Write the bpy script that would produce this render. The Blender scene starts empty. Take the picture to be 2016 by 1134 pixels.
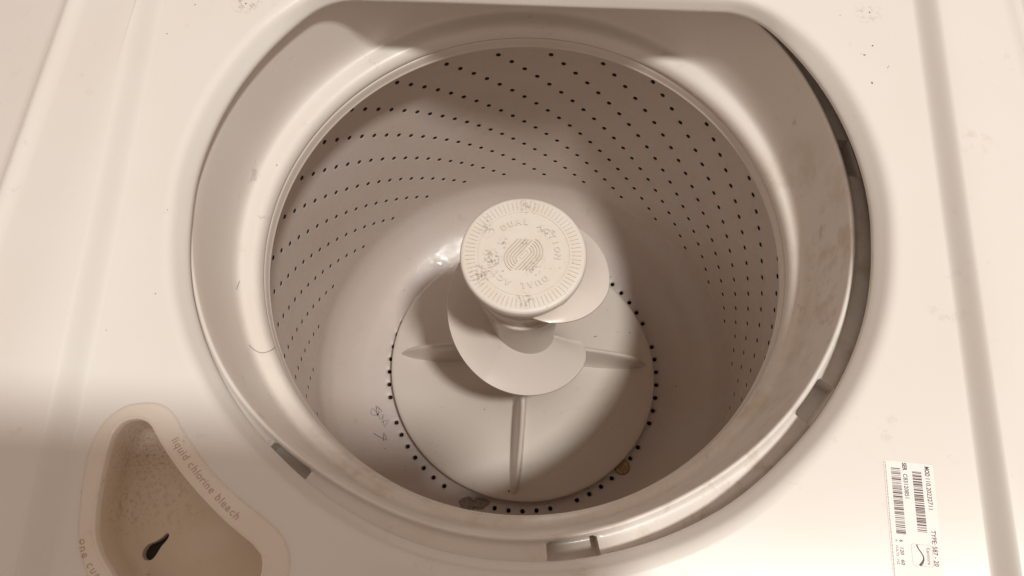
import bpy, bmesh, math, random
from math import sin, cos, pi, radians, sqrt, atan2, hypot
from mathutils import Matrix, Vector

random.seed(4)
S = bpy.context.scene
COL = S.collection

# ------------------------------------------------------------------ camera
CAM = Vector((0.00988, -0.23312, 0.88081))
ROT = Matrix(((0.998464, -0.04607, 0.030777), (0.054081, 0.931125, -0.360668), (-0.012041, 0.361779, 0.932186)))
cam_data = bpy.data.cameras.new("camera")
cam_data.sensor_width = 36.0
cam_data.lens = 1399.9 / 2016.0 * 36.0
cam_data.clip_start = 0.01
cam_data.clip_end = 50.0
cam = bpy.data.objects.new("camera", cam_data)
cam.matrix_world = Matrix.Translation(CAM) @ ROT.to_4x4()
COL.objects.link(cam)
S.camera = cam

# ------------------------------------------------------------------ world and lamp
world = bpy.data.worlds.new("World")
S.world = world
world.use_nodes = True
bg = world.node_tree.nodes["Background"]
bg.inputs[0].default_value = (1.0, 0.775, 0.64, 1)
bg.inputs[1].default_value = 0.52
LAMP = Vector((0.61, -0.49, 2.60))
ld = bpy.data.lights.new("ceiling_lamp", 'AREA')
ld.shape = 'DISK'
ld.size = 0.20
ld.energy = 42.5
ld.color = (1.0, 0.975, 0.935)
lamp = bpy.data.objects.new("ceiling_lamp", ld)
lamp.location = LAMP
lamp.rotation_euler = (Vector((0, 0, 0.4)) - LAMP).to_track_quat('-Z', 'Y').to_euler()
COL.objects.link(lamp)

S.view_settings.view_transform = 'Standard'
S.view_settings.look = 'None'
S.view_settings.exposure = 0.0
S.view_settings.gamma = 1.0

# ------------------------------------------------------------------ materials
def mat(name, color, rough=0.4, coat=0.0, dirt=None, mottle=0.04, mscale=14.0, spots=(), bump=0.0, spec=0.5, metallic=0.0, grime=0.0, gscale=120.0, wave=0.0):
    m = bpy.data.materials.new(name)
    m.use_nodes = True
    nt = m.node_tree
    b = nt.nodes["Principled BSDF"]
    b.inputs["Roughness"].default_value = rough
    b.inputs["Metallic"].default_value = metallic
    b.inputs["Specular IOR Level"].default_value = spec
    b.inputs["Coat Weight"].default_value = coat
    b.inputs["Coat Roughness"].default_value = 0.12
    N = nt.nodes.new
    L = nt.links.new
    geo = N("ShaderNodeTexCoord")
    src = geo.outputs["Object"]
    n1 = N("ShaderNodeTexNoise")
    n1.inputs["Scale"].default_value = mscale
    n1.inputs["Detail"].default_value = 5
    L(src, n1.inputs["Vector"])
    r1 = N("ShaderNodeMapRange")
    r1.inputs["From Min"].default_value = 0.3
    r1.inputs["From Max"].default_value = 0.7
    L(n1.outputs["Fac"], r1.inputs["Value"])
    mx = N("ShaderNodeMixRGB")
    mx.inputs["Color1"].default_value = (*color, 1)
    y = dirt or (color[0] * 0.93, color[1] * 0.87, color[2] * 0.78)
    mx.inputs["Color2"].default_value = (*y, 1)
    ml = N("ShaderNodeMath"); ml.operation = 'MULTIPLY'
    ml.inputs[1].default_value = min(1.0, mottle * 10)
    L(r1.outputs["Result"], ml.inputs[0])
    L(ml.outputs[0], mx.inputs["Fac"])
    out = mx.outputs["Color"]
    if grime > 0:
        ng = N("ShaderNodeTexNoise"); ng.inputs["Scale"].default_value = gscale
        ng.inputs["Detail"].default_value = 8; ng.inputs["Roughness"].default_value = 0.68
        L(src, ng.inputs["Vector"])
        nb = N("ShaderNodeTexNoise"); nb.inputs["Scale"].default_value = gscale * 0.22
        nb.inputs["Detail"].default_value = 2
        L(src, nb.inputs["Vector"])
        a = N("ShaderNodeMapRange"); a.inputs["From Min"].default_value = 0.60; a.inputs["From Max"].default_value = 0.66
        L(ng.outputs["Fac"], a.inputs["Value"])
        c = N("ShaderNodeMapRange"); c.inputs["From Min"].default_value = 0.50; c.inputs["From Max"].default_value = 0.62
        L(nb.outputs["Fac"], c.inputs["Value"])
        p = N("ShaderNodeMath"); p.operation = 'MULTIPLY'; L(a.outputs[0], p.inputs[0]); L(c.outputs[0], p.inputs[1])
        p2 = N("ShaderNodeMath"); p2.operation = 'MULTIPLY'; p2.inputs[1].default_value = grime; L(p.outputs[0], p2.inputs[0])
        g = N("ShaderNodeMixRGB"); g.inputs["Color2"].default_value = (0.22, 0.16, 0.12, 1)
        L(p2.outputs[0], g.inputs["Fac"]); L(out, g.inputs["Color1"]); out = g.outputs["Color"]
    for (px, py, pz, rad, col, strength, sc) in spots:
        d = N("ShaderNodeVectorMath"); d.operation = 'DISTANCE'
        d.inputs[1].default_value = (px, py, pz)
        L(src, d.inputs[0])
        f = N("ShaderNodeMapRange"); f.inputs["From Min"].default_value = rad; f.inputs["From Max"].default_value = rad * 0.2
        L(d.outputs["Value"], f.inputs["Value"])
        nn = N("ShaderNodeTexNoise"); nn.inputs["Scale"].default_value = sc
        nn.inputs["Detail"].default_value = 6; nn.inputs["Roughness"].default_value = 0.65
        L(src, nn.inputs["Vector"])
        a = N("ShaderNodeMapRange"); a.inputs["From Min"].default_value = 0.50; a.inputs["From Max"].default_value = 0.64
        L(nn.outputs["Fac"], a.inputs["Value"])
        p = N("ShaderNodeMath"); p.operation = 'MULTIPLY'; L(a.outputs[0], p.inputs[0]); L(f.outputs[0], p.inputs[1])
        p2 = N("ShaderNodeMath"); p2.operation = 'MULTIPLY'; p2.inputs[1].default_value = strength; L(p.outputs[0], p2.inputs[0])
        g = N("ShaderNodeMixRGB"); g.inputs["Color2"].default_value = (*col, 1)
        L(p2.outputs[0], g.inputs["Fac"]); L(out, g.inputs["Color1"]); out = g.outputs["Color"]
    L(out, b.inputs["Base Color"])
    if wave > 0:        # uneven, hand-wiped enamel
        nw = N("ShaderNodeTexNoise"); nw.inputs["Scale"].default_value = 22; nw.inputs["Detail"].default_value = 3
        nw.inputs["Distortion"].default_value = 1.2
        L(src, nw.inputs["Vector"])
        bw = N("ShaderNodeBump"); bw.inputs["Strength"].default_value = wave; bw.inputs["Distance"].default_value = 0.002
        L(nw.outputs["Fac"], bw.inputs["Height"]); L(bw.outputs[0], b.inputs["Coat Normal"])
        rw = N("ShaderNodeMapRange"); rw.inputs["From Min"].default_value = 0.35; rw.inputs["From Max"].default_value = 0.65
        rw.inputs["To Min"].default_value = 0.08; rw.inputs["To Max"].default_value = 0.40
        ns = N("ShaderNodeTexNoise"); ns.inputs["Scale"].default_value = 30; ns.inputs["Detail"].default_value = 6
        L(src, ns.inputs["Vector"]); L(ns.outputs["Fac"], rw.inputs["Value"]); L(rw.outputs[0], b.inputs["Coat Roughness"])
    if bump > 0:
        nb = N("ShaderNodeTexNoise"); nb.inputs["Scale"].default_value = 900; nb.inputs["Detail"].default_value = 3
        L(src, nb.inputs["Vector"])
        bp = N("ShaderNodeBump"); bp.inputs["Strength"].default_value = bump; bp.inputs["Distance"].default_value = 0.0005
        L(nb.outputs["Fac"], bp.inputs["Height"]); L(bp.outputs[0], b.inputs["Normal"])
    return m

BROWN = (0.30, 0.20, 0.12)
M_panel = mat("white_enamel", (0.70, 0.675, 0.635), 0.27, 0.35, mottle=0.03, mscale=9, grime=0.10, gscale=90,
              spots=[(-0.205, 0.131, 0.4825, 0.012, BROWN, 0.8, 260), (0.235, 0.140, 0.4825, 0.012, BROWN, 0.4, 300),
                     (0.283, 0.03, 0.4935, 0.016, (0.5, 0.36, 0.27), 0.3, 160), (0.04, -0.243, 0.4825, 0.02, (0.5, 0.38, 0.25), 0.5, 80)])
M_disp = mat("cream_plastic", (0.72, 0.665, 0.59), 0.42, 0.1, mottle=0.05, mscale=25, grime=0.35, gscale=160)
M_well = mat("stained_plastic", (0.64, 0.56, 0.46), 0.5, 0.0, mottle=0.06, mscale=40, grime=0.25, gscale=230,
             spots=[(-0.208, -0.182, 0.46, 0.035, (0.30, 0.20, 0.11), 0.6, 520), (-0.216, -0.215, 0.46, 0.022, (0.34, 0.22, 0.13), 0.55, 420), (-0.19, -0.212, 0.46, 0.022, (0.36, 0.24, 0.15), 0.35, 300)])
M_tub = mat("tub_ring_plastic", (0.755, 0.715, 0.67), 0.36, 0.12, dirt=(0.70, 0.62, 0.53), mottle=0.06, mscale=7, grime=0.28, gscale=80, bump=0.06,
            spots=[(.21, .0, .385, .10, (.50, .39, .25), .6, 9), (.215, .03, .385, .07, (.46, .34, .21), .5, 16), (.17, -.13, .385, .10, (.50, .39, .25), .6, 12), (.18, .12, .385, .09, (.48, .36, .23), .6, 11), (0.0, -.21, .385, .12, (.52, .40, .28), .4, 26), (-.1, -.19, .385, .1, (.52, .40, .28), .4, 60), (.12, -.2, .455, .14, (.48, .36, .24), .4, 90), (.22, -.05, .455, .12, (.46, .34, .22), .5, 40)])
M_flange = M_tub
M_basket = mat("basket_porcelain", (0.665, 0.585, 0.54), 0.42, 0.30, mottle=0.06, mscale=8, grime=0.14, gscale=70, wave=0.5)
M_lip = mat("basket_rim_plastic", (0.69, 0.635, 0.58), 0.3, 0.1, mottle=0.04)
M_agi = mat("agitator_plastic", (0.73, 0.665, 0.605), 0.36, 0.25, mottle=0.04, mscale=10, grime=0.16, gscale=110)
M_cap = mat("agitator_cap_plastic", (0.70, 0.665, 0.61), 0.45, 0.0, mottle=0.05, mscale=60, grime=0.6, gscale=210, bump=0.08,
            spots=[(x, y, 0.3565, r, (0.12, 0.085, 0.075), min(1.0, a * 1.35), 420) for x, y, r, a in ((-.0165, .008, .006, .8), (-.0245, -.006, .010, .7), (-.034, -.020, .011, .7), (.002, .043, .010, .6), (.008, -.012, .009, .6), (.001, .0105, .005, .7), (-.030, .020, .009, .5), (.003, -.040, .009, .6), (.018, .020, .008, .5), (.014, -.004, .005, .5))])
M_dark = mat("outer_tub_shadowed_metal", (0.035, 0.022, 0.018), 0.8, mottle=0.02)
M_hole_shade = mat("hole_shade_black", (0.02, 0.014, 0.012), 0.7, mottle=0.0)  # black that paints the shade inside the basket holes and drain
M_engr = mat("engraved_letter_grime", (0.46, 0.35, 0.26), 0.6, mottle=0.05, mscale=300)
M_ink = mat("label_ink", (0.07, 0.035, 0.03), 0.5, mottle=0.05, mscale=900)
M_ink2 = mat("label_grey_ink", (0.42, 0.34, 0.31), 0.5, mottle=0.05, mscale=900)
M_sticker = mat("label_paper", (0.78, 0.76, 0.72), 0.35, 0.2, mottle=0.01)
M_coin = mat("coin_brass", (0.34, 0.23, 0.10), 0.38, metallic=0.8, mottle=0.09, dirt=(0.16, 0.10, 0.05), mscale=500)
M_hair = mat("dark_hair", (0.10, 0.06, 0.045), 0.5, mottle=0.0)
M_lint = mat("grey_lint", (0.42, 0.37, 0.32), 0.95, mottle=0.09, dirt=(0.24, 0.20, 0.17), mscale=260, spec=0.1)
M_speck = mat("dirt_crumb", (0.10, 0.05, 0.035), 0.8, mottle=0.0)
M_slab = mat("shade_slab_dark", (0.05, 0.05, 0.055), 0.4)

# ------------------------------------------------------------------ helpers
def link(name, bm, m, parent=None, smooth=True, angle=35, loc=None):
    me = bpy.data.meshes.new(name)
    bm.normal_update()
    bm.to_mesh(me)
    bm.free()
    for mm in (m if isinstance(m, (list, tuple)) else [m]):
        me.materials.append(mm)
    if smooth:
        me.polygons.foreach_set("use_smooth", [True] * len(me.polygons))
        me.set_sharp_from_angle(angle=radians(angle))
    o = bpy.data.objects.new(name, me)
    COL.objects.link(o)
    if parent:
        o.parent = parent
    return o

def empty(name, loc, label, cat, group=None):
    o = bpy.data.objects.new(name, None)
    o.empty_display_size = 0.05
    o.location = loc
    COL.objects.link(o)
    o["label"] = label
    o["category"] = cat
    if group: o["group"] = group
    return o

def revolve(bm, prof, n=240, z0=0.0, c=(0, 0), a0=0.0, a1=2 * pi, mi=0):
    """prof: list of (R, z); returns rings"""
    full = abs(a1 - a0 - 2 * pi) < 1e-6
    cnt = n if full else n + 1
    rings = []
    for (R, z) in prof:
        if R < 1e-7:
            v = bm.verts.new((c[0], c[1], z + z0)); rings.append([v] * cnt); continue
        rings.append([bm.verts.new((c[0] + R * cos(a0 + (a1 - a0) * i / n), c[1] + R * sin(a0 + (a1 - a0) * i / n), z + z0)) for i in range(cnt)])
    for a, b in zip(rings[:-1], rings[1:]):
        for i in range(n):
            j = (i + 1) % cnt
            vs = []
            for v in (a[i], a[j], b[j], b[i]):
                if v not in vs: vs.append(v)
            if len(vs) >= 3:
                f = bm.faces.new(vs); f.material_index = mi
    return rings

def dense(prof, it=2):
    """corner-cutting smoothing of a profile polyline"""
    p = [Vector(q) for q in prof]
    for _ in range(it):
        q = [p[0]]
        for a, b in zip(p[:-1], p[1:]):
            q += [a * 0.75 + b * 0.25, a * 0.25 + b * 0.75]
        q.append(p[-1]); p = q
    return [tuple(v) for v in p]

def ngon(bm, pts, z=None, mi=0):
    vs = [bm.verts.new(p if z is None else (p[0], p[1], z)) for p in pts]
    f = bm.faces.new(vs); f.material_index = mi
    return f

def prism(bm, pts, z0, z1, mi=0, frame=None):
    """closed solid from a 2D outline; frame maps (x, y, z) to the place"""
    fr = frame or (lambda x, y, z: (x, y, z))
    a = [bm.verts.new(fr(x, y, z0)) for x, y in pts]
    b = [bm.verts.new(fr(x, y, z1)) for x, y in pts]
    n = len(pts)
    fs = [bm.faces.new(b), bm.faces.new(a[::-1])]
    for i in range(n):
        fs.append(bm.faces.new((a[i], a[(i + 1) % n], b[(i + 1) % n], b[i])))
    for f in fs: f.material_index = mi
    return fs

def grime_sides(o, m):
    o.data.materials.append(m)
    for p in o.data.polygons:
        if abs(p.normal.z) < 0.75: p.material_index = 1

def ribbon(bm, path, w, z0, z1, frame=None):
    """raised line of width w along a 2D path"""
    fr = frame or (lambda x, y, z: (x, y, z))
    n = len(path); secs = []
    for i in range(n):
        p = Vector(path[i]); a = Vector(path[max(0, i - 1)]); b = Vector(path[min(n - 1, i + 1)])
        t = (b - a).normalized(); nn = Vector((-t.y, t.x)) * (w / 2)
        m = nn * 0.55
        secs.append([bm.verts.new(fr(p.x + nn.x, p.y + nn.y, z0)), bm.verts.new(fr(p.x + m.x, p.y + m.y, z1)),
                     bm.verts.new(fr(p.x - m.x, p.y - m.y, z1)), bm.verts.new(fr(p.x - nn.x, p.y - nn.y, z0))])
    for s, t in zip(secs[:-1], secs[1:]):
        for k in range(3):
            bm.faces.new((s[k], t[k], t[k + 1], s[k + 1]))
    bm.faces.new(secs[0]); bm.faces.new(secs[-1][::-1])

_fontcache = {}
def glyphs(bm, body, size, frame, depth=0.0003, mi=0, align='CENTER', shear=0.0, spacing=1.0, bold=0.0):
    """flat lettering turned into mesh; frame maps local (x, y, z)"""
    cu = bpy.data.curves.new("lettering_source", 'FONT')
    cu.body = body; cu.size = size; cu.align_x = align; cu.shear = shear
    cu.space_character = spacing; cu.extrude = depth / 2; cu.resolution_u = 3; cu.offset = bold
    ob = bpy.data.objects.new("lettering_source", cu)
    me = ob.to_mesh()
    vs = [bm.verts.new(frame(v.co.x, v.co.y, v.co.z + depth / 2)) for v in me.vertices]
    for p in me.polygons:
        try:
            f = bm.faces.new([vs[i] for i in p.vertices]); f.material_index = mi
        except ValueError:
            pass
    ob.to_mesh_clear()
    bpy.data.objects.remove(ob); bpy.data.curves.remove(cu)

def tube(bm, pts, r, n=6, closed_ends=True):
    rings = []
    for i, p in enumerate(pts):
        p = Vector(p); a = Vector(pts[max(0, i - 1)]); b = Vector(pts[min(len(pts) - 1, i + 1)])
        t = (b - a).normalized() if (b - a).length > 1e-9 else Vector((1, 0, 0))
        u = t.cross(Vector((0.13, 0.21, 0.97)))
        u = u.normalized() if u.length > 1e-6 else Vector((1, 0, 0)); w = t.cross(u)
        rings.append([bm.verts.new(p + (u * cos(2 * pi * k / n) + w * sin(2 * pi * k / n)) * r) for k in range(n)])
    for a, b in zip(rings[:-1], rings[1:]):
        for k in range(n):
            bm.faces.new((a[k], a[(k + 1) % n], b[(k + 1) % n], b[k]))
    if closed_ends:
        bm.faces.new(rings[0][::-1]); bm.faces.new(rings[-1])

def catmull(pts, per=6, closed=False):
    P = [Vector(p) for p in pts]; n = len(P); out = []
    rng = range(n if closed else n - 1)
    for i in rng:
        if closed: p0, p1, p2, p3 = P[i - 1], P[i], P[(i + 1) % n], P[(i + 2) % n]
        else: p0, p1, p2, p3 = P[max(0, i - 1)], P[i], P[i + 1], P[min(n - 1, i + 2)]
        for k in range(per):
            t = k / per
            out.append(0.5 * ((2 * p1) + (p2 - p0) * t + (2 * p0 - 5 * p1 + 4 * p2 - p3) * t * t + (3 * p1 - p0 - 3 * p2 + p3) * t ** 3))
    if not closed: out.append(P[-1])
    return out

def interp(x, tab):
    if x <= tab[0][0]: return tab[0][1]
    for (a, u), (b, v) in zip(tab[:-1], tab[1:]):
        if x <= b:
            return u + (v - u) * (x - a) / (b - a)
    return tab[-1][1]

# ------------------------------------------------------------------ the washing machine
washer = empty("washing_machine", (0, 0, -0.45), "cream white top-loading washing machine seen from above with its round tub open", "washing machine")
def part(name, bm, m, parent=None, **k):
    o = link(name, bm, m, None, **k)
    p = parent or washer
    o.parent = p
    if p is washer:
        o.matrix_parent_inverse = Matrix.Translation((0, 0, 0.45))
    return o

Z0 = 0.4825          # recessed lid area of the top
ZE = 0.4700          # edge of the opening
OC = (0.0035, -0.0087); OR = 0.2205; YB = 0.1500; RC = 0.046
def opening_outline():
    """circle cut by a straight back edge with rounded corners"""
    pts = []
    # corner circle (radius RC) tangent to the back line and inside the big circle
    cy = YB - RC
    cx = sqrt((OR - RC) ** 2 - (cy - OC[1]) ** 2)
    ang = atan2(cy - OC[1], cx)
    n = 150
    a0, a1 = pi - ang, 2 * pi + ang
    for i in range(n + 1):
        a = a0 + (a1 - a0) * i / n
        g = (a * 180 / pi) % 360
        w = sin(pi * i / n) ** 0.4      # the hand-pressed edge is not a true circle
        R = OR + w * interp(g, [(0, -.0004), (13, .0), (23, .0008), (40, .001), (180, 0), (187, -.0012), (201, -.0002), (231, -.0006), (247, .0010), (257, .0022), (275, .0027), (302, .0020), (313, .0002), (323, 0), (341, -.0002), (354, -.0012), (360, -.0004)])
        pts.append((OC[0] + R * cos(a), OC[1] + R * sin(a)))
    for i in range(1, 17):
        a = ang + (pi / 2 - ang) * i / 16
        pts.append((OC[0] + cx + RC * cos(a), cy + RC * sin(a)))
    for i in range(1, 24):
        pts.append((OC[0] + cx - 2 * cx * i / 24, YB))
    for i in range(0, 16):
        a = pi / 2 + (pi / 2 - ang) * i / 16
        pts.append((OC[0] - cx + RC * cos(a), cy + RC * sin(a)))
    return pts
OUT = opening_outline()
nO = len(OUT)
NRM = []
for i in range(nO):
    a = Vector(OUT[i - 1]); b = Vector(OUT[(i + 1) % nO]); t = (b - a).normalized()
    NRM.append(Vector((t.y, -t.x)))
def backness(i):
    y = OUT[i][1]
    return max(0.0, min(1.0, (y - 0.105) / 0.04))

def star(outline, c, angs):
    """radius of a closed outline along each direction"""
    res = []
    for a in angs:
        d = Vector((cos(a), sin(a))); best = 0
        for i in range(len(outline)):
            p = Vector(outline[i][:2]) - Vector(c); q = Vector(outline[(i + 1) % len(outline)][:2]) - Vector(c)
            e = q - p; den = d.x * e.y - d.y * e.x
            if abs(den) < 1e-12: continue
            t = (p.x * e.y - p.y * e.x) / den; s = (p.x * d.y - p.y * d.x) / den
            if t > 0 and -1e-6 <= s <= 1 + 1e-6 and t > best: best = t
        res.append(best)
    return res
WELL = [(-.2177, -.2267), (-.2202, -.2130), (-.2213, -.1961), (-.2214, -.1835), (-.2204, -.1767), (-.2170, -.1711), (-.2115, -.1690), (-.2063, -.1690), (-.2008, -.1716), (-.1958, -.1777), (-.1865, -.1880), (-.1752, -.1988), (-.1614, -.2105), (-.1459, -.2221), (-.1320, -.2308), (-.1270, -.2347), (-.1250, -.2391), (-.1246, -.2462), (-.130, -.262), (-.150, -.274), (-.170, -.274), (-.190, -.263), (-.2026, -.2495), (-.2105, -.2412), (-.2152, -.2335)]
COLR = [(-.2047, -.1590), (-.1958, -.1606), (-.1890, -.1656), (-.1820, -.1744), (-.1706, -.1866), (-.1590, -.1975), (-.1443, -.2082), (-.1296, -.2172), (-.1208, -.2232), (-.1148, -.2296), (-.1118, -.2365), (-.1110, -.2455), (-.117, -.270), (-.140, -.288), (-.180, -.288), (-.205, -.266), (-.2175, -.249), (-.2240, -.2380), (-.2280, -.2256), (-.2310, -.2093), (-.2326, -.1926), (-.2318, -.1810), (-.2275, -.1700), (-.2180, -.1615)]
WC = (-.188, -.216)
wang = [2 * pi * i / 120 for i in range(120)]
wsm = [tuple(v) for v in catmull([(*p, 0) for p in WELL], 5, True)]
csm = [tuple(v) for v in catmull([(*p, 0) for p in COLR], 5, True)]
WR = star(wsm, WC, wang)
CR = star(csm, WC, wang)
def wpt(i, r): return (WC[0] + r * cos(wang[i]), WC[1] + r * sin(wang[i]))

XIR = lambda y: 0.2605 + 0.04 * y
XIL = lambda y: -0.2545 - 0.075 * y
YF, YK = -0.46, 0.42
bm = bmesh.new()
# rolled edge and chamfer round the opening, from the hidden underside up to the flat top
rings = []
#            outward, z        (sides)      outward at the straight back
prof = [(0.0120, ZE - 0.0050, 0.012), (0.0030, ZE - 0.0048, 0.003), (0.0006, ZE - 0.0036, 0.0006), (0.0, ZE - 0.0018, 0.0), (0.0002, ZE - 0.0002, 0.0001), (0.0009, ZE + 0.0014, 0.0004),
        (0.0026, ZE + 0.0042, 0.0008), (0.0044, ZE + 0.0071, 0.0013), (0.0058, ZE + 0.0094, 0.0022), (0.0072, ZE + 0.0108, 0.0038), (0.0088, ZE + 0.0118, 0.0060), (0.0106, ZE + 0.0124, 0.0085), (0.0128, Z0, 0.0110)]
for (w, z, wb) in prof:
    r = []
    for i in range(nO):
        b = backness(i); ww = w * (1 - b) + wb * b
        r.append(bm.verts.new((OUT[i][0] + NRM[i].x * ww, OUT[i][1] + NRM[i].y * ww, z)))
    rings.append(r)
for a, b in zip(rings[:-1], rings[1:]):
    for i in range(nO):
        bm.faces.new((a[i], a[(i + 1) % nO], b[(i + 1) % nO], b[i]))
edges = [bm.edges.get((rings[-1][i], rings[-1][(i + 1) % nO])) for i in range(nO)]
cl = [bm.verts.new((*wpt(i, CR[i]), Z0)) for i in range(120)]
edges += [bm.edges.new((cl[i], cl[(i + 1) % 120])) for i in range(120)]
ny = 22
ys = [YF + (YK - YF) * i / ny for i in range(ny + 1)]
Rv = [bm.verts.new((XIR(y), y, Z0)) for y in ys]
Lv = [bm.verts.new((XIL(y), y, Z0)) for y in ys]
for c in (Rv, Lv):
    edges += [bm.edges.new((c[i], c[i + 1])) for i in range(ny)]
edges.append(bm.edges.new((Rv[0], Lv[0]))); edges.append(bm.edges.new((Rv[-1], Lv[-1])))
bmesh.ops.triangle_fill(bm, edges=edges, use_beauty=True, use_dissolve=False)
# raised margins either side: (fraction across the step, height)
H = 0.0125
def margin(inner, xi, xo, xr, sgn):
    secs = [inner]
    K = 10
    for k in range(1, K + 1):
        t = k / K; s = t * t * (3 - 2 * t)
        secs.append([bm.verts.new((xi(y) + (xo(y) - xi(y)) * t, y, Z0 + H * s)) for y in ys])
    tail = [(-0.046, 0.0002), (-0.036, -0.0006), (-0.022, -0.0022), (-0.010, -0.0032), (-0.006, -0.0034), (-0.003, -0.0018), (0.0, -0.0004), (0.003, -0.0010), (0.006, -0.0034), (0.009, -0.0064), (0.012, -0.0086), (0.017, -0.0100), (0.10, -0.030), (0.20, -0.060)]
    for dx, dz in tail:
        secs.append([bm.verts.new((sgn * (xr + dx), y, Z0 + H + dz)) for y in ys])
    for a, b in zip(secs[:-1], secs[1:]):
        for i in range(ny):
            bm.faces.new((a[i], a[i + 1], b[i + 1], b[i]))
margin(Rv, XIR, lambda y: 0.2715 + 0.05 * y, 0.331, 1)
margin(Lv, XIL, lambda y: -0.2682 - 0.08 * y, 0.322, -1)
bmesh.ops.recalc_face_normals(bm, faces=bm.faces)
if max(bm.faces, key=lambda f: f.calc_area()).normal.z < 0:
    bmesh.ops.reverse_faces(bm, faces=bm.faces)
top = part("top_panel", bm, M_panel, angle=50)

# ---- bleach dispenser: raised collar, well, drain hole, lettering
bm = bmesh.new()
def wring(fr, z): return [bm.verts.new((*wpt(i, fr(i)), z)) for i in range(120)]
seq = [(lambda i: CR[i] + 0.0002, Z0 - 0.001), (lambda i: CR[i], Z0 + 0.0003), (lambda i: CR[i] - 0.0008, Z0 + 0.0012), (lambda i: CR[i] - 0.0022, Z0 + 0.0017),
       (lambda i: WR[i] + 0.0022, Z0 + 0.0017), (lambda i: WR[i] + 0.0014, Z0 + 0.0021), (lambda i: WR[i] + 0.0008, Z0 + 0.0028), (lambda i: WR[i] + 0.0001, Z0 + 0.0027),
       (lambda i: WR[i] - 0.0004, Z0 + 0.0018), (lambda i: WR[i] - 0.0006, Z0 - 0.002)]
rr = [wring(f, z) for f, z in seq]
for a, b in zip(rr[:-1], rr[1:]):
    for i in range(120):
        bm.faces.new((a[i], b[i], b[(i + 1) % 120], a[(i + 1) % 120]))
disp = part("bleach_dispenser", bm, M_disp, angle=60)
bm = bmesh.new()
floor_z = lambda x, y: 0.4565 - 0.10 * max(0, 0.03 - abs(y + 0.235)) * 0.3 + 0.0012 * sin(x * 120)
rr = [wring(lambda i: WR[i] - 0.0006, Z0 - 0.0019), wring(lambda i: WR[i] - 0.0012, 0.464)]
r3 = []
for fr in (0.0018, 0.0032, 0.0052):
    ring = []
    for i in range(120):
        p = wpt(i, WR[i] - fr); ring.append(bm.verts.new((p[0], p[1], 0.4575 + (0.0052 - fr) ** 2 * 350)))
    rr.append(ring)
for a, b in zip(rr[:-1], rr[1:]):
    for i in range(120):
        bm.faces.new((a[i], b[i], b[(i + 1) % 120], a[(i + 1) % 120]))
drop = catmull([(-.2026, -.2380, 0), (-.2008, -.2345, 0), (-.1968, -.2325, 0), (-.1935, -.2300, 0), (-.1912, -.2278, 0), (-.1897, -.2288, 0), (-.1905, -.2315, 0), (-.1928, -.2350, 0), (-.1945, -.2390, 0), (-.1965, -.2420, 0), (-.2000, -.2425, 0), (-.2022, -.2408, 0)], 4, True)
dv = [bm.verts.new((p.x, p.y, 0.4575)) for p in drop]
dd = [bm.verts.new((p.x, p.y, 0.4520)) for p in drop]
nd = len(dv)
ee = [bm.edges.get((rr[-1][i], rr[-1][(i + 1) % 120])) for i in range(120)]
ee += [bm.edges.new((dv[i], dv[(i + 1) % nd])) for i in range(nd)]
bmesh.ops.triangle_fill(bm, edges=ee, use_beauty=True)
for i in range(nd):
    bm.faces.new((dv[i], dd[i], dd[(i + 1) % nd], dv[(i + 1) % nd]))
bmesh.ops.recalc_face_normals(bm, faces=bm.faces)
well = part("bleach_well", bm, M_well, parent=disp, angle=40)
bm = bmesh.new()
ngon(bm, [(p.x, p.y) for p in drop], 0.4530)
part("drain_hole_shade", bm, M_hole_shade, parent=disp, smooth=False)  # black sheet painting the shade down the drain
def along(path):
    P = [Vector(p) for p in path]; L = [0]
    for a, b in zip(P[:-1], P[1:]): L.append(L[-1] + (b - a).length)
    def at(s):
        for i in range(len(P) - 1):
            if s <= L[i + 1] or i == len(P) - 2:
                t = (s - L[i]) / (L[i + 1] - L[i]); q = P[i].lerp(P[i + 1], t); d = (P[i + 1] - P[i]).normalized(); return q, d
    return at, L[-1]
def curved_text(bm, txt, path, size, z, total, adv=None, depth=0.0002, shear=0.12):
    at, LL = along(path)
    wd = {'l': .26, 'i': .26, 'q': .6, 'u': .58, 'd': .6, ' ': .38, 'c': .54, 'h': .58, 'o': .6, 'r': .40, 'n': .58, 'e': .58, 'b': .6, 'a': .58, 'p': .6}
    tot = sum(wd[c] for c in txt); s = 0
    for c in txt:
        w = wd[c] / tot * total
        q, d = at(s + w / 2)
        if c != ' ':
            up = Vector((-d.y, d.x))
            glyphs(bm, c, size, lambda x, y, zz, q=q, d=d, up=up: (q.x + d.x * x + up.x * y, q.y + d.y * x + up.y * y, z + zz), depth=depth, shear=shear)
        s += w
bm = bmesh.new()
tp = [tuple(v)[:2] for v in catmull([(-.1876, -.1795, 0), (-.1800, -.1880, 0), (-.1690, -.1988, 0), (-.1560, -.2100, 0), (-.1410, -.2213, 0), (-.1350, -.2252, 0)], 8)]
curved_text(bm, "liquid chlorine bleach", tp, 0.0060, Z0 + 0.0016, 0.0605)
part("raised_lettering", bm, M_engr, parent=disp, smooth=False)
bm = bmesh.new()
tq = [tuple(v)[:2] for v in catmull([(-.2246, -.2330, 0), (-.2225, -.2395, 0), (-.2180, -.2455, 0), (-.2120, -.2515, 0), (-.204, -.258, 0)], 8)]
curved_text(bm, "one cup", tq, 0.0060, Z0 + 0.0016, 0.026)
part("raised_lettering", bm, M_engr, parent=disp, smooth=False)

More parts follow.
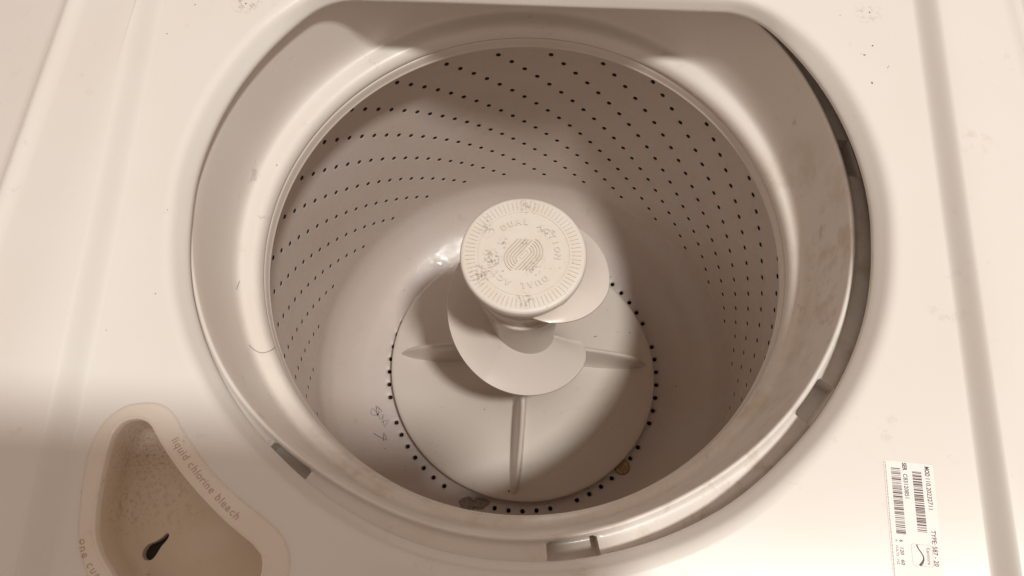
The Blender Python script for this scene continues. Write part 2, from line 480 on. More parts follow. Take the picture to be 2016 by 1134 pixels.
# ---- rating label
LO = Vector((0.2047, -0.1697)); LD = Vector((-0.049, -0.9988)); LW = Vector((0.9988, -0.049))
def lf(l, w, z=0.0): return (LO.x + LD.x * l + LW.x * w, LO.y + LD.y * l + LW.y * w, Z0 + 0.0001 + z)
bm = bmesh.new()
out = []
Ls, Ws, rc = 0.0660, 0.0262, 0.0012
for (cx, cy, s) in ((rc, rc, 180), (Ls - rc, rc, 270), (Ls - rc, Ws - rc, 0), (rc, Ws - rc, 90)):
    for k in range(5):
        a = radians(s + 90 * k / 4); out.append((cx + rc * cos(a), cy + rc * sin(a)))
prism(bm, out, 0.0, 0.00012, frame=lambda x, y, z: lf(x, y, z))
label = part("rating_label", bm, M_sticker, smooth=False)
bm = bmesh.new()
def lt(txt, l0, l1, w, size, mi=0, bold=0.0):
    """one printed line stretched between l0 and l1 along the label"""
    b2 = bmesh.new()
    glyphs(b2, txt, size, lambda x, y, z: (x, y, 0), depth=0.0, align='LEFT', bold=bold)
    xs = [v.co.x for v in b2.verts]; a, b = min(xs), max(xs); k = (l1 - l0) / (b - a)
    mp = {v: bm.verts.new(lf(l0 + (v.co.x - a) * k, w + v.co.y, 0.00016)) for v in b2.verts}
    for f in b2.faces:
        bm.faces.new([mp[v] for v in f.verts]).material_index = mi
    b2.free()
lt("MOD", 0.0012, 0.0064, 0.0216, 0.0034, bold=0.00010); lt("110.20232711", 0.0075, 0.0236, 0.0216, 0.0034, bold=0.00004)
lt("TYPE: 587 - 20", 0.0342, 0.0520, 0.0216, 0.0034, bold=0.00004)
lt("SER", 0.0003, 0.0045, 0.0098, 0.0032, bold=0.00010); lt("C83120851", 0.0062, 0.0190, 0.0098, 0.0032, bold=0.00004)
lt("6   120   60", 0.0405, 0.0530, 0.0048, 0.0026, bold=0.00004); lt("A   VOLTS   HZ", 0.0405, 0.0530, 0.0026, 0.0018, 0)
l = 0.0006
rnd = random.Random(8)
while l < 0.0635:
    d = rnd.uniform(0.0006, 0.0022)
    ngon(bm, [lf(l, 0.0005, .00016), lf(l + d, 0.0005, .00016), lf(l + d, 0.0010, .00016), lf(l, 0.0010, .00016)], mi=1); l += d + 0.0003
# logo box with its crossing ribbons
def lline(path, w, mi=0):
    for i in range(len(path) - 1):
        a, b = Vector(path[i][:2]), Vector(path[i + 1][:2]); t = (b - a).normalized(); n0 = Vector((-t.y, t.x))
        w0 = path[i][2] if len(path[i]) > 2 else w; w1 = path[i + 1][2] if len(path[i + 1]) > 2 else w
        p = [a + n0 * w0 / 2, b + n0 * w1 / 2, b - n0 * w1 / 2, a - n0 * w0 / 2]
        ngon(bm, [lf(q.x, q.y, .00016) for q in p], mi=mi)
lline([(.0420, .0113), (.0420, .0205), (.0425, .0212), (.0518, .0212), (.0526, .0205), (.0526, .0113), (.0518, .0106), (.0426, .0106), (.0420, .0113)], 0.00014, 1)
cr = [(0.0421 + 0.0103 * t / 20, 0.0150 + 0.0016 * cos(t / 20 * 5.0), 0.0003 + 0.0009 * (t / 20) ** 3 + 0.0003 * (1 - t / 20)) for t in range(21)]
cs = [(0.0421 + 0.0103 * t / 20, 0.0148 - 0.0018 * cos(t / 20 * 4.2 + .3), 0.0002 + 0.0002 * (t / 20)) for t in range(21)]
cr = [(a, b + 0.0006 * (k / 20), c) for k, (a, b, c) in enumerate(cr)]
lline(cs, .0003, 1); lline([(a, 0.0302 - b, c) for a, b, c in cr], .0003, 0)
lt("Kenmore", 0.0432, 0.0515, 0.0183, 0.0026, 1, bold=0.00008)
part("printed_text", bm, [M_ink, M_ink2], parent=label, smooth=False)
def barcode(l0, l1, w0, w1, seed):
    b2 = bmesh.new(); r = random.Random(seed); l = l0
    while l < l1:
        d = r.choice((0.00025, 0.00025, 0.00050, 0.00075)); g = r.choice((0.00022, 0.00022, 0.00045, 0.0006))
        d = min(d, l1 - l)
        if d > 0.0001:
            vs = [b2.verts.new(lf(*q, .00016)) for q in ((l, w0), (l + d, w0), (l + d, w1), (l, w1))]
            b2.faces.new(vs)
        l += d + g
    return b2
part("barcode", barcode(0.0044, 0.0357, 0.0147, 0.0196, 3), M_ink, parent=label, smooth=False)
part("barcode", barcode(0.0035, 0.0377, 0.0035, 0.0085, 5), M_ink, parent=label, smooth=False)

# ---- tub ring (tub cover): outer flange with clip slots, rim, steep inner wall, rounded bead
slot_c = [-124.9, -80.2, -35.3, 11.2, 57, 102, 147, 191]
def in_slot(a, k):
    for c in slot_c:
        if abs(((a - c + 180) % 360) - 180) < 3.7 and 2 <= k < 9: return True
    return False
bm = bmesh.new()
RIM = [(0, .2170), (14, .2170), (24, .2190), (40, .2232), (60, .2245), (90, .2250), (120, .2250), (150, .2245), (180, .2232), (203, .2222), (216, .2228), (229, .2208), (242, .2182), (257, .2200), (270, .2212), (283, .2206), (298, .2175), (320, .2174), (345, .2176), (360, .2170)]
NA = 720
rimR = [interp(360 * i / NA, RIM) for i in range(NA)]
for _ in range(3):
    rimR = [sum(rimR[(i + k) % NA] for k in range(-12, 13)) / 25 for i in range(NA)]
valR = [0.2195 - 0.0032 * cos(2 * pi * i / NA) + 0.0050 * sin(2 * pi * i / NA) for i in range(NA)]
def tring(bm, z, w, d, base=None):
    """w = 1 follows the rim, 0 the valley; d is added to the radius"""
    o = []
    for i in range(NA):
        R = (rimR[i] * w + valR[i] * (1 - w) if base is None else base + (valR[i] - 0.2195) * w) + d
        o.append(bm.verts.new((R * cos(2 * pi * i / NA), R * sin(2 * pi * i / NA), z)))
    return o
flp = [(0.0, 0.4602), (0.0006, 0.4599), (0.0014, 0.4593), (0.0024, 0.4588), (0.0040, 0.4588), (0.0058, 0.4591), (0.0076, 0.4595), (0.0094, 0.4600), (0.0112, 0.4605), (0.0130, 0.4608), (0.0175, 0.4600), (0.0230, 0.4400), (0.0420, 0.4200)]
fr = [tring(bm, z, 1, d) for d, z in flp]
for ring, (d, z) in zip(fr, flp):      # the flange falls away steeply at the back right, gently at the front
    for i, v in enumerate(ring):
        g = 0.5 + 0.5 * cos(2 * pi * i / NA - radians(50))
        v.co.z -= max(0.0, min(d, 0.02) - 0.0006) * 0.75 * g ** 1.7
hole_faces = {}
for k in range(len(flp) - 1):
    for i in range(NA):
        a = 360 * (i + 0.5) / NA
        if in_slot(a, k):
            hole_faces[(k, i)] = 1; continue
        bm.faces.new((fr[k][i], fr[k + 1][i], fr[k + 1][(i + 1) % NA], fr[k][(i + 1) % NA]))
# the ring hangs a centimetre low on its right side
def sag(v):
    a = atan2(v.co.y, v.co.x); off = abs(math.degrees(a) + 2)
    q = max(0.0, min(1.0, (98 - off) / 48)); q = q * q * (3 - 2 * q)
    t = max(0.0, min(1.0, (v.co.z - 0.386) / 0.066)) if v.co.z > 0.386 else 0.0
    dz = 0.0105 * q * t
    dr = dz * (0.21 + 0.233 * sin(a)) / 0.42; r = hypot(v.co.x, v.co.y)
    v.co.x *= (r + dr) / r; v.co.y *= (r + dr) / r; v.co.z -= dz
for ring in fr:
    for v in ring: sag(v)
# round the slot corners
for c in slot_c:
    cells = [i for i in range(NA) if in_slot(360 * (i + 0.5) / NA, 3) and abs(((360 * (i + 0.5) / NA - c + 180) % 360) - 180) < 3.7]
    cells.sort(key=lambda i: ((360 * (i + 0.5) / NA - c + 180) % 360))
    for i, sg in ((cells[0], 1), ((cells[-1] + 1) % NA, -1)):
        v = fr[2][i]; t = Vector((-v.co.y, v.co.x, 0)).normalized(); o_ = Vector((v.co.x, v.co.y, 0)).normalized()
        v.co += t * sg * 0.0007 + o_ * 0.0009 + Vector((0, 0, -0.0012))
# pocket behind each slot
NX = Vector((0.0032 / 0.0038, 0.002 / 0.0038))
pv = {}
def pocket(k, i):
    key = (k, i % NA)
    if key not in pv:
        v = fr[k][i % NA].co; r = hypot(v.x, v.y); s = (r - 0.0004) / r
        pv[key] = bm.verts.new((v.x * s, v.y * s, v.z - 0.0130))
    return pv[key]
for (k, i) in list(hole_faces):
    bm.faces.new((pocket(k, i), pocket(k + 1, i), pocket(k + 1, i + 1), pocket(k, i + 1)))
    for (kk, ii, e) in ((k - 1, i, ((k, i), (k, i + 1))), (k + 1, i, ((k + 1, i + 1), (k + 1, i))), (k, (i - 1) % NA, ((k + 1, i), (k, i))), (k, (i + 1) % NA, ((k, i + 1), (k + 1, i + 1)))):
        if (kk, ii) not in hole_faces:
            (a1, b1), (a2, b2) = e
            bm.faces.new((fr[a1][b1 % NA], fr[a2][b2 % NA], pocket(a2, b2), pocket(a1, b1)))
inner = [(0.4603, 1, -.0008, None), (0.4598, 1, -.0016, None), (0.4580, 1, -.0022, None), (0.4480, .86, -.0024, None), (0.4300, .60, -.0024, None), (0.4100, .34, -.0024, None), (0.3965, .14, -.0024, None), (0.3905, .05, -.0027, None), (0.3872, .01, -.0036, None), (0.3854, 0, -.0050, None), (0.3846, 0, -.0068, None),
         (0.3844, .75, 0, 0.2105), (0.3843, .5, 0, 0.2088), (0.3838, .3, 0, 0.2070), (0.3828, .2, 0, 0.2055), (0.3812, .1, 0, 0.2042), (0.3790, .05, 0, 0.2032), (0.3760, 0, 0, 0.2026), (0.3730, 0, 0, 0.2025), (0.3718, 0, 0, 0.2031), (0.3716, 0, 0, 0.2060)]
ir = [fr[0]] + [tring(bm, z, w, d, b) for z, w, d, b in inner]
for ring in ir[1:]:
    for v in ring: sag(v)
for a, b in zip(ir[:-1], ir[1:]):
    for i in range(NA):
        bm.faces.new((a[i], a[(i + 1) % NA], b[(i + 1) % NA], b[i]))
bmesh.ops.recalc_face_normals(bm, faces=bm.faces)
tubring = part("tub_ring", bm, M_tub, angle=50)

# ---- basket: rim lip, perforated wall, bowl with ring of holes
RWf = lambda z: 0.2484 + 0.0063 * (z - 0.3)
bm = bmesh.new()
revolve(bm, dense([(0.2120, 0.3700), (0.2045, 0.3706), (0.2030, 0.3700), (0.2026, 0.3680), (0.2026, 0.3625), (0.2020, 0.3610), (0.2022, 0.3600), (0.2034, 0.3596), (0.2060, 0.3600), (0.2300, 0.3560), (0.2460, 0.3500), (0.2487, 0.3420), (0.2487, 0.3400)], 2), 300)
bmesh.ops.recalc_face_normals(bm, faces=bm.faces)

ZT, ZB = 0.3400, 0.0500
NC = 117; DTH = 2 * pi / NC; T0 = radians(95.45)
SL = 29 * 0.04694 / 117; RS = 0.04694; HZ0 = 0.23609
HR = 0.0022
wb = bmesh.new()
norms = {}
def wv(th, z, dr=0.0, tag=None):
    R = RWf(z) + dr
    v = wb.verts.new((R * cos(th), R * sin(th), z)); norms[v] = tag or (-cos(th), -sin(th), 0.0); return v
NH = 16
for c in range(NC):
    cc = c if c <= 60 else c - NC
    th = T0 + cc * DTH
    tl, tr = th - DTH / 2, th + DTH / 2
    hz = []
    k = -40
    while k < 60:
        z = HZ0 + SL * cc - RS * k
        if 0.0580 < z < 0.3300: hz.append(z)
        k += 1
    hz.sort()
    prev = None
    def row(z): return [wv(tl, z), wv(th, z), wv(tr, z)]
    cur = row(ZB)
    for z in hz:
        lo = row(z - 0.0062); hi = row(z + 0.0062)
        for j in (0, 1): wb.faces.new((cur[j], cur[j + 1], lo[j + 1], lo[j]))
        # square ring to hole ring: 16 border points
        bl = wv(tl, z); br = wv(tr, z)
        qa, qb, qc_, qd = wv(tl, z - .0031), wv(tl, z + .0031), wv(tr, z - .0031), wv(tr, z + .0031)
        ha, hb = wv((tl + th) / 2, z - .0062), wv((tr + th) / 2, z - .0062)
        hc, hd = wv((tl + th) / 2, z + .0062), wv((tr + th) / 2, z + .0062)
        border = [br, qd, hi[2], hd, hi[1], hc, hi[0], qb, bl, qa, lo[0], ha, lo[1], hb, lo[2], qc_]
        def ring(rad, dr, flare):
            o = []
            for q in range(NH):
                a = 2 * pi * q / NH
                x, y = cos(a), sin(a)
                zz = z + rad * y; t2 = th + rad * x / 0.248
                nrm = Vector((-cos(th), -sin(th), 0)) + flare * (Vector((-sin(th), cos(th), 0)) * x * -1 + Vector((0, 0, 1)) * y * -1)
                nrm.normalize()
                o.append(wv(t2, zz, dr, tuple(nrm)))
            return o
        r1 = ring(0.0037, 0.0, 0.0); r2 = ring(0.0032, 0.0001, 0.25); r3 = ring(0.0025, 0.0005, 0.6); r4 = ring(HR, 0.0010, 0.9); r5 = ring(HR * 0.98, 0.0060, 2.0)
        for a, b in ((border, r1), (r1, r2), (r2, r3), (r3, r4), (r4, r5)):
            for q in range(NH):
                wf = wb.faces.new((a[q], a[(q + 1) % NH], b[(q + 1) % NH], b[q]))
                if b is r5 or b is r4: wf.material_index = 1  # hole walls blackened to paint their inner shade
        cur = hi
    up = row(ZT)
    for j in (0, 1): wb.faces.new((cur[j], cur[j + 1], up[j + 1], up[j]))
for v in wb.verts: v.index = 0
wb.verts.index_update()
nl = [norms[v] for v in wb.verts]
for f in wb.faces:
    ctr = f.calc_center_median(); f.normal_update()
    if f.normal.dot(Vector((-ctr.x, -ctr.y, 0))) < -1e-9: f.normal_flip()
me = bpy.data.meshes.new("perforated_wall")
wb.to_mesh(me); wb.free()
me.materials.append(M_basket); me.materials.append(M_hole_shade)
me.polygons.foreach_set("use_smooth", [True] * len(me.polygons))
me.normals_split_custom_set_from_vertices(nl)
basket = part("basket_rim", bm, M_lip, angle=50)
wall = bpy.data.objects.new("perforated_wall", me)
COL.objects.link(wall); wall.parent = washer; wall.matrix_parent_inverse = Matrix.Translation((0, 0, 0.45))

# bowl
bm = bmesh.new()
prof = [(RWf(0.05), 0.0500), (0.2466, 0.0440), (0.2455, 0.0360), (0.2425, 0.0270), (0.2370, 0.0160), (0.2290, 0.0060), (0.2190, -0.0030), (0.2080, -0.0100), (0.1970, -0.0150), (0.1880, -0.0185), (0.1800, -0.0210)]
pd = [Vector(p) for p in prof]
pp = catmull([(p.x, p.y, 0) for p in pd], 4)
rg = revolve(bm, [(p.x, p.y) for p in pp], 512)
rs = rg[-1]
rin = [bm.verts.new((0.1672 * cos(2 * pi * i / 512), 0.1672 * sin(2 * pi * i / 512), -0.0232)) for i in range(512)]
zf = lambda r: -0.0210 - 0.0022 * (0.1800 - r) / 0.0128
FH = 0.0026
for s in range(64):
    ph = s % 8
    i0 = s * 8
    am = 2 * pi * (i0 + 4) / 512
    if ph == 3:      # every eighth position is blank
        for q in range(8):
            bm.faces.new((rs[i0 + q], rs[(i0 + q + 1) % 512], rin[(i0 + q + 1) % 512], rin[i0 + q]))
        continue
    ml = bm.verts.new((0.1736 * cos(2 * pi * i0 / 512), 0.1736 * sin(2 * pi * i0 / 512), zf(.1736)))
    mr = bm.verts.new((0.1736 * cos(2 * pi * (i0 + 8) / 512), 0.1736 * sin(2 * pi * (i0 + 8) / 512), zf(.1736)))
    # border in order of angle in (tangent, radial)
    B = [mr] + [rs[(i0 + q) % 512] for q in range(8, -1, -1)] + [ml] + [rin[(i0 + q) % 512] for q in range(0, 9)]
    nB = len(B)
    def fring(rad, dz):
        o = []
        for b in B:
            dt = atan2(b.co.y, b.co.x) - am
            dt = (dt + pi) % (2 * pi) - pi
            t = dt * 0.1736; r = hypot(b.co.x, b.co.y) - 0.1736
            a = atan2(r / 0.0064, t / 0.0085)
            x, y = rad * cos(a), rad * sin(a)
            R = 0.1736 + y; A = am + x / 0.1736
            o.append(bm.verts.new((R * cos(A), R * sin(A), zf(R) + dz)))
        return o
    q1 = fring(0.0045, 0.0); q2 = fring(0.0037, -0.0003); q3 = fring(0.0030, -0.0010); q4 = fring(FH, -0.0016); q5 = fring(FH * .98, -0.004)
    for a, b in ((B, q1), (q1, q2), (q2, q3), (q3, q4), (q4, q5)):
        for q in range(nB):
            ff = bm.faces.new((a[q], a[(q + 1) % nB], b[(q + 1) % nB], b[q]))
            if b is q5: ff.material_index = 1  # lower hole walls take the same painted shade
rg = [rin] + revolve(bm, [(0.150, -0.0245), (0.0, -0.025)], 512)
for i in range(512):
    bm.faces.new((rin[i], rin[(i + 1) % 512], rg[1][(i + 1) % 512], rg[1][i]))
bmesh.ops.recalc_face_normals(bm, faces=bm.faces)
part("basket_bowl", bm, [M_basket, M_hole_shade], angle=50)
# outer tub, coloured near-black to paint the shade behind the holes
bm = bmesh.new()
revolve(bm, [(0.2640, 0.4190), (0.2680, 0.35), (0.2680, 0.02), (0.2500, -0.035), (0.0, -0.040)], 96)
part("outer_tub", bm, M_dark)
# cabinet walls under the top
bm = bmesh.new()
for x0, x1, y0, y1 in ((-.352, -.345, YF + .01, YK - .01), (.345, .352, YF + .01, YK - .01), (-.345, .345, YF + .01, YF + .017), (-.345, .345, YK - .017, YK - .01)):
    prism(bm, [(x0, y0), (x1, y0), (x1, y1), (x0, y1)], -0.45, 0.4815)
part("cabinet_walls", bm, M_panel, smooth=False)

# ------------------------------------------------------------------ agitator
agi = empty("agitator", (0, 0, -0.0235), "off-white agitator with spiral fin and worn round cap standing in the tub", "agitator")
def apart(name, bm, m, parent=None, **k):
    o = link(name, bm, m, None, **k)
    o.parent = parent or agi
    if parent is None: o.matrix_parent_inverse = Matrix.Translation((0, 0, 0.0235))
    return o
def base_z(r):
    return interp(r, [(0.034, 0.105), (0.038, 0.085), (0.045, 0.064), (0.055, 0.047), (0.068, 0.034), (0.085, 0.0235), (0.105, 0.0155), (0.125, 0.0100), (0.145, 0.0055), (0.157, 0.0025), (0.162, 0.0010), (0.1645, -0.0008)])
bm = bmesh.new()
pf = [(0.034, 0.105), (0.038, 0.085), (0.045, 0.064), (0.055, 0.047), (0.068, 0.034), (0.085, 0.0235), (0.105, 0.0155), (0.125, 0.0100), (0.145, 0.0055), (0.157, 0.0025), (0.162, 0.0010), (0.1645, -0.0008), (0.1652, -0.0035), (0.1640, -0.0060), (0.158, -0.0065)]
revolve(bm, [(p.x, p.y) for p in catmull([(a, b, 0) for a, b in pf], 4)], 256)
for v in bm.verts:      # the foot has warped a little out of round and lifts at the back left
    r = hypot(v.co.x, v.co.y); a = atan2(v.co.y, v.co.x)
    w = max(0.0, (r - 0.10) / 0.065); b = 0.75 + 0.25 * sin(a)
    k = 1 + 0.027 * cos(2 * (a + radians(27))) * w * b
    v.co.x *= k; v.co.y *= k
    v.co.z += 0.004 * w * max(0.0, cos(a - radians(145)))
bmesh.ops.recalc_face_normals(bm, faces=bm.faces)
apart("agitator_base", bm, M_agi, angle=60)
vtop = [(0.030, 0.100), (0.055, 0.088), (0.084, 0.073), (0.098, 0.065), (0.112, 0.056), (0.125, 0.047), (0.137, 0.036), (0.146, 0.024), (0.152, 0.013), (0.1565, 0.004)]
def vane(ang, lean=0.0):
    bm = bmesh.new(); secs = []
    ca, sa = cos(radians(ang)), sin(radians(ang))
    rsn = [0.030 + (0.1565 - 0.030) * (1 - (1 - i / 30) ** 1.6) for i in range(31)]
    for r in rsn:
        zt = interp(r, vtop); zb = base_z(min(r, 0.164)) - 0.004
        zt = max(zt, zb + 0.0015)
        u = max(0.0, 1 - ((r - 0.12) / 0.0370) ** 2) if r > 0.12 else 1.0
        wt = 0.0022 * sqrt(u) + 0.0004; wbt = 0.0062 * sqrt(u) + 0.0006
        h = zt - zb
        sec = [(-wbt * 1.5, zb), (-wbt, zb + 0.004 + h * 0.03), (-wbt * .72, zb + .22 * h + .002), (-wt * 1.35, zb + .62 * h), (-wt, zt - min(.0022, h * .3)), (-wt * .6, zt - .0004), (0, zt)]
        sec = sec + [(-a, b) for a, b in sec[-2::-1]]
        vs = []
        for (t, z) in sec:
            t += lean * (z - zb)
            vs.append(bm.verts.new((r * ca - t * sa, r * sa + t * ca, z)))
        secs.append(vs)
    for a, b in zip(secs[:-1], secs[1:]):
        for k in range(len(a) - 1):
            bm.faces.new((a[k], b[k], b[k + 1], a[k + 1]))
    bm.faces.new(secs[-1])
    bmesh.ops.recalc_face_normals(bm, faces=bm.faces)
    return bm
for an, le in ((176.8, 0.0), (4.2, 0.0), (-91.0, 0.10), (88.0, 0.0)):
    apart("vane", vane(an, le), M_agi, angle=70)
bm = bmesh.new()
revolve(bm, dense([(0.0478, 0.3490), (0.0482, 0.3380), (0.0470, 0.3350), (0.0440, 0.3340), (0.0420, 0.3300), (0.0414, 0.3205), (0.0440, 0.3190), (0.0440, 0.3165), (0.0402, 0.3150), (0.0390, 0.2860), (0.0416, 0.2840), (0.0416, 0.2815), (0.0374, 0.2800), (0.0358, 0.2400), (0.0340, 0.1900), (0.0340, 0.0900)], 1), 128)
bmesh.ops.recalc_face_normals(bm, faces=bm.faces)
apart("barrel", bm, M_agi, angle=40)
for a in (-100, -48):
    bm = bmesh.new(); n = 8; loops = []
    for q in range(n + 1):
        t = radians(a + 22 * q / n)
        loops.append([bm.verts.new((R * cos(t), R * sin(t), z)) for R, z in ((0.0484, 0.3465), (0.0499, 0.3465), (0.0496, 0.3392), (0.0481, 0.3392))])
    for u, v in zip(loops[:-1], loops[1:]):
        for q in range(4): bm.faces.new((u[q], u[(q + 1) % 4], v[(q + 1) % 4], v[q]))
    bm.faces.new(loops[0]); bm.faces.new(loops[-1])
    bmesh.ops.recalc_face_normals(bm, faces=bm.faces)
    apart("cap_clip", bm, M_cap)
# spiral fin
ztab = [(-12, 0.132), (0, 0.138), (20, 0.147), (37, 0.155), (73, 0.173), (102, 0.187), (141, 0.212), (181, 0.238), (240, 0.268), (304, 0.297), (338, 0.313), (365, 0.324), (395, 0.333), (424, 0.337)]
def fin_R(p):
    if p < 14: return 0.0740 - 0.010 * (1 - (p + 15) / 29) ** 2.6
    if p > 352: 
        t = (p - 352) / 72.0
        return 0.0740 - 0.0275 * t ** 1.5
    return 0.0740
bm = bmesh.new(); secs = []
NF = 220
for i in range(NF + 1):
    p = -15 + 439 * i / NF
    th = radians(343 - p); zo = interp(p, ztab); Ro = fin_R(p)
    Ri = 0.0330 + 0.010 * max(0, (p - 60) / 360)
    sec = []
    K = 8
    for k in range(K + 1):
        s = k / K; R = Ri + (Ro - Ri) * s; z = zo + 0.015 * (1 - s) ** 1.7 - 0.0
        sec.append((R, z))
    th_ = 0.0026
    full = sec + [(Ro + 0.0004, zo - th_ * .5)] + [(R, z - th_) for R, z in sec[::-1]]
    secs.append([bm.verts.new((R * cos(th), R * sin(th), z)) for R, z in full])
for a, b in zip(secs[:-1], secs[1:]):
    n = len(a)
    for k in range(n):
        bm.faces.new((a[k], a[(k + 1) % n], b[(k + 1) % n], b[k]))
bm.faces.new(secs[0]); bm.faces.new(secs[-1][::-1])
bmesh.ops.recalc_face_normals(bm, faces=bm.faces)
apart("spiral_fin", bm, M_agi, angle=50)
# cap
ZC = 0.3565
bm = bmesh.new()
revolve(bm, [(0.0, ZC), (0.020, ZC), (0.0362, ZC), (0.0365, ZC - .0006), (0.0371, ZC - .0006), (0.0374, ZC + .0001), (0.0480, ZC + .0001), (0.0492, ZC - .0001), (0.0502, ZC - .0006), (0.0510, ZC - .0016), (0.0514, ZC - .0030), (0.0515, ZC - .0075),
             (0.0510, ZC - .0080), (0.0494, ZC - .0078), (0.0476, ZC - .0066), (0.0474, ZC - .0110)], 192)
bmesh.ops.recalc_face_normals(bm, faces=bm.faces)
cap = apart("cap", bm, M_cap, angle=40)
bm = bmesh.new()
for i in range(76):
    a = 2 * pi * i / 76
    f = lambda x, y, z, a=a: (x * cos(a) - y * sin(a), x * sin(a) + y * cos(a), z)
    ribbon(bm, [(0.0392, 0), (0.0470, 0)], 0.0007, ZC, ZC + .0006, f)
grime_sides(apart("ridge_ring", bm, M_cap, parent=cap, smooth=False), M_engr)
bm = bmesh.new()
for start in (127, -49):
    for i, ch in enumerate("DUAL ACTION"):
        if ch == ' ': continue
        a = radians(start - 13.0 * i)
        f = lambda x, y, z, a=a: ((0.0258 + y) * cos(a) + x * sin(a), (0.0258 + y) * sin(a) - x * cos(a), ZC + z)
        glyphs(bm, ch, 0.0066, f, depth=0.0009, bold=0.00022)
grime_sides(apart("raised_letter_ring", bm, M_cap, parent=cap, smooth=False), M_engr)
bm = bmesh.new()
ua = radians(52); ux, uy = cos(ua), sin(ua)
for half in (1, -1):
    f = lambda x, y, z: (1.34 * half * (x * ux + y * uy) + 0.0004, 1.34 * half * (x * uy - y * ux) - 0.001, z)
    for k in range(5):
        r = 0.0026 + 0.00175 * k
        path = [(-0.0030 - 0.0105 + 0.0012 * k + 0.003, r), (0.003, r)]
        for q in range(1, 15):
            t = radians(96) * q / 14
            path.append((0.003 + r * sin(t), r * cos(t)))
        ribbon(bm, path, 0.0008, ZC - .0001, ZC + .0009, f)
st = [(-0.003 + 0.0013 * cos(radians(90 + 180 * q / 8)), 0.0013 * sin(radians(90 + 180 * q / 8))) for q in range(9)] + [(0.003 + 0.0013 * cos(radians(-90 + 180 * q / 8)), 0.0013 * sin(radians(-90 + 180 * q / 8))) for q in range(9)]
st.append(st[0])
half = 1
ribbon(bm, st, 0.0006, ZC, ZC + .0005, lambda x, y, z: (x * ux + y * uy + 0.0004, x * uy - y * ux - 0.001, z))
grime_sides(apart("raised_emblem", bm, M_cap, parent=cap, smooth=False), M_engr)

# ------------------------------------------------------------------ loose things in and on the machine
def top_level(name, bm, m, label, cat, kind=None, **k):
    o = link(name, bm, m, None, **k)
    if label: o["label"] = label
    if cat: o["category"] = cat
    if kind: o["kind"] = kind
    return o
# coin
bm = bmesh.new()
revolve(bm, [(0.0, 0.0), (0.0090, 0.0), (0.0095, 0.0003), (0.0095, 0.0012), (0.0091, 0.0015), (0.0085, 0.0014), (0.0082, 0.0011), (0.0, 0.0011)], 64)
bmesh.ops.recalc_face_normals(bm, faces=bm.faces)
# worn relief
for (pth, w) in (([(-.0002, -.0058), (-.0002, .0058)], .0011), ([(-.0022, -.004), (-.0026, 0), (-.0018, .0042)], .0008), ([(.002, -.004), (.0026, 0), (.0016, .0042)], .0008), ([(-.0045, -.002), (-.0042, .002)], .0007), ([(.0045, -.002), (.0042, .002)], .0007), ([(-.003, -.0048), (.003, -.0048)], .0007)):
    ribbon(bm, pth, w, 0.0010, 0.0019)
coin = top_level("coin", bm, M_coin, "small tarnished brass coin lying by the agitator foot in the tub", "coin", angle=40)
coin.location = (0.1288, -0.1150, -0.0205)
coin.rotation_euler = (radians(4), radians(-7), radians(6))
# hairs
bm = bmesh.new()
hp = []
for px, py in ((474, 555), (469, 575), (469, 605), (471, 632), (477, 655), (487, 674), (500, 688), (512, 694), (524, 693), (534, 687), (539, 681)):
    d_ = ROT @ Vector(((px - 1008) / 1399.9, -(py - 567) / 1399.9, -1)); t_ = (0.3852 - CAM.z) / d_.z; hp.append(tuple(CAM + d_ * t_))
hp = [(x, y, 0.3849 + max(0.0, hypot(x, y) - 0.2115) * 0.55 - max(0.0, 0.2075 - hypot(x, y)) * 0.35) for x, y, z in hp]
tube(bm, catmull(hp, 5), 0.00016, 5)
top_level("hair_strand", bm, M_hair, "long curved single hair lying on the left side of the tub ring", "hair")
def bowl_z(r):
    for (a, b), (c, d) in zip(prof[:-1], prof[1:]):
        if c <= r <= a: return b + (d - b) * (a - r) / (a - c)
    return -0.0215
def tubpt(px, py, lift=0.0006):
    """photo-space sketch of the tangle laid down on the bowl"""
    d = ROT @ Vector(((px - 1008) / 1399.9, -(py - 567) / 1399.9, -1))
    z = -0.01
    for _ in range(12):
        t = (z - CAM.z) / d.z; p = CAM + d * t; z = bowl_z(hypot(p.x, p.y)) + lift
    return (p.x, p.y, z)
def sketch(bm, pts, r): tube(bm, [tubpt(*p) for p in pts], r, 5)
Q = lambda a, b: (700 + a / 9.45, 780 + b / 9.45)
bm = bmesh.new()
sketch(bm, [Q(*p) for p in ((410, 340), (350, 355), (290, 335), (285, 270), (310, 220), (360, 265), (385, 300), (380, 175), (430, 215), (490, 270), (450, 300), (410, 345), (440, 235), (400, 190), (385, 270), (405, 340))], 0.00023)
sketch(bm, [Q(*p) for p in ((410, 340), (440, 380), (475, 435), (500, 380), (490, 335), (525, 350), (505, 420), (520, 500), (540, 575), (575, 520), (612, 440), (560, 450), (470, 490))], 0.00021)
sketch(bm, [Q(*p) for p in ((398, 352), (404, 330), (418, 320), (425, 335), (410, 360), (400, 340), (420, 345))], 0.0005)
top_level("hair_tangle", bm, M_hair, "dark knotted tangle of hair on the left side of the tub bowl", "hair")
bm = bmesh.new()
sketch(bm, [Q(*p) for p in ((340, 690), (400, 730), (460, 765), (530, 795), (585, 820), (555, 740), (525, 680), (518, 830))], 0.0003)
top_level("hair_loop", bm, M_hair, "short looped hair below the larger knotted tangle in the tub bowl", "hair")
